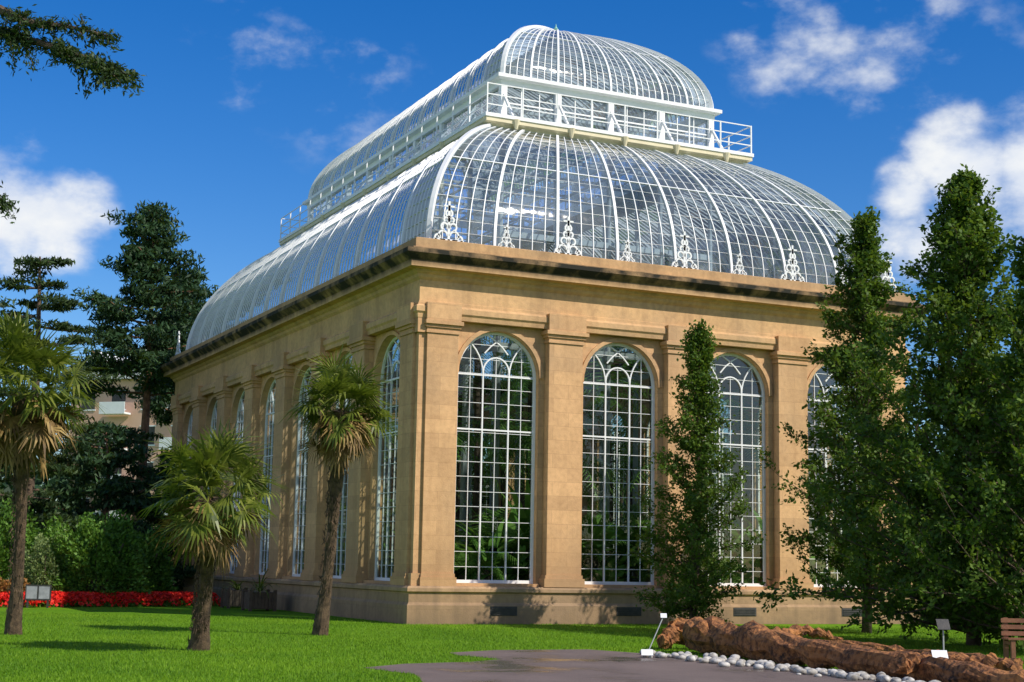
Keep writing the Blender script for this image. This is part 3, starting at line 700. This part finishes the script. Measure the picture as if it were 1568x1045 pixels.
mb=MB();mb.box(-.38,-.03,-.034,-.031,.3,.7,TB);mb.box(.03,.38,-.034,-.031,.3,.7,TB);mb.obj('panels',simple('grey_panel',(.25,.25,.27),(.4,.4,.42),6,.5),bx)
# ================================================================= world
SUN_AZ=math.atan2(.56,-.828);SUN_EL=D2R(42)
wd=bpy.data.worlds.new('World');scene.world=wd;wd.use_nodes=True;nt=wd.node_tree
for n in list(nt.nodes):nt.nodes.remove(n)
out=nt.nodes.new('ShaderNodeOutputWorld');bg=nt.nodes.new('ShaderNodeBackground');bg.inputs[1].default_value=.11
sky=nt.nodes.new('ShaderNodeTexSky');sky.sky_type='NISHITA';sky.sun_disc=False;sky.sun_elevation=SUN_EL;sky.sun_rotation=SUN_AZ
sky.air_density=1.0;sky.dust_density=.3;sky.ozone_density=4.0
hs=nt.nodes.new('ShaderNodeHueSaturation');hs.inputs['Hue'].default_value=.512;hs.inputs['Saturation'].default_value=1.4;hs.inputs['Value'].default_value=1.22;L(nt,sky.outputs[0],hs.inputs['Color'])
tc=nt.nodes.new('ShaderNodeTexCoord');V=tc.outputs['Generated']
mp=nt.nodes.new('ShaderNodeMapping');mp.inputs['Scale'].default_value=(1,1,1.6);L(nt,V,mp.inputs[0])
nz=nt.nodes.new('ShaderNodeTexNoise');nz.inputs['Scale'].default_value=17;nz.inputs['Detail'].default_value=6;nz.inputs['Roughness'].default_value=.56;L(nt,mp.outputs[0],nz.inputs['Vector'])
acc=None
clouds=[(15,320,.042,1.0),(90,335,.032,1.0),(1395,300,.026,.8),(1490,265,.042,1.0),(1590,270,.05,1.0),(1410,380,.035,.8),
 (1215,50,.045,.36),(1350,60,.07,.28),(1440,100,.05,.26),
 (375,90,.038,.26),(520,120,.05,.24)]
for k in range(9):
    a=YAW+1.2+k*.52
    clouds.append((np.array([math.sin(a),math.cos(a),random.uniform(.2,.5)]),None,random.uniform(.2,.35),.9))
for u_,v_,rad_,amp in clouds:
    c_=dirn(u_,v_) if v_ is not None else u_/np.linalg.norm(u_)
    sb=nt.nodes.new('ShaderNodeVectorMath');sb.operation='DISTANCE';L(nt,V,sb.inputs[0]);sb.inputs[1].default_value=tuple(c_)
    o_=mrange(nt,sb.outputs['Value'],0,rad_*1.35,amp,0)
    acc=o_ if acc is None else math1(nt,'MAXIMUM',acc,o_)
ns_=nt.nodes.new('ShaderNodeMath');ns_.operation='MULTIPLY_ADD';L(nt,nz.outputs['Fac'],ns_.inputs[0]);ns_.inputs[1].default_value=1.5;ns_.inputs[2].default_value=-.75
mr=nt.nodes.new('ShaderNodeMapRange');mr.interpolation_type='SMOOTHSTEP';L(nt,math1(nt,'ADD',acc,ns_.outputs[0]),mr.inputs[0]);mr.inputs[1].default_value=.12;mr.inputs[2].default_value=.75
mu=math1(nt,'MULTIPLY',mr.outputs[0],mrange(nt,acc,0,.15))
cc=ramp(nt,nz.outputs['Fac'],[(.3,(5.6,6.4,8.0)),(.6,(8.2,8.4,8.6))])
fin=mixc(nt,mu,hs.outputs[0],cc);L(nt,fin,bg.inputs[0]);L(nt,bg.outputs[0],out.inputs[0])
sd=bpy.data.lights.new('sun','SUN');sd.energy=5;sd.angle=D2R(.5);sd.color=(1,.92,.80)
so=bpy.data.objects.new('sun',sd);scene.collection.objects.link(so)
dv=Vector((math.sin(SUN_AZ)*math.cos(SUN_EL),math.cos(SUN_AZ)*math.cos(SUN_EL),math.sin(SUN_EL)))
so.rotation_euler=dv.to_track_quat('Z','Y').to_euler();so.location=dv*60
# ================================================================= camera
cd=bpy.data.cameras.new('camera');cd.sensor_width=36;cd.lens=FPX/1568*36;cd.clip_end=5000;cd.clip_start=.1
co=bpy.data.objects.new('camera',cd);scene.collection.objects.link(co)
mt=Matrix(((Rc[0],Uc[0],-F[0],CAM[0]),(Rc[1],Uc[1],-F[1],CAM[1]),(Rc[2],Uc[2],-F[2],CAM[2]),(0,0,0,1)))
co.matrix_world=mt;scene.camera=co
scene.view_settings.view_transform='Standard';scene.view_settings.look='None';scene.view_settings.exposure=0
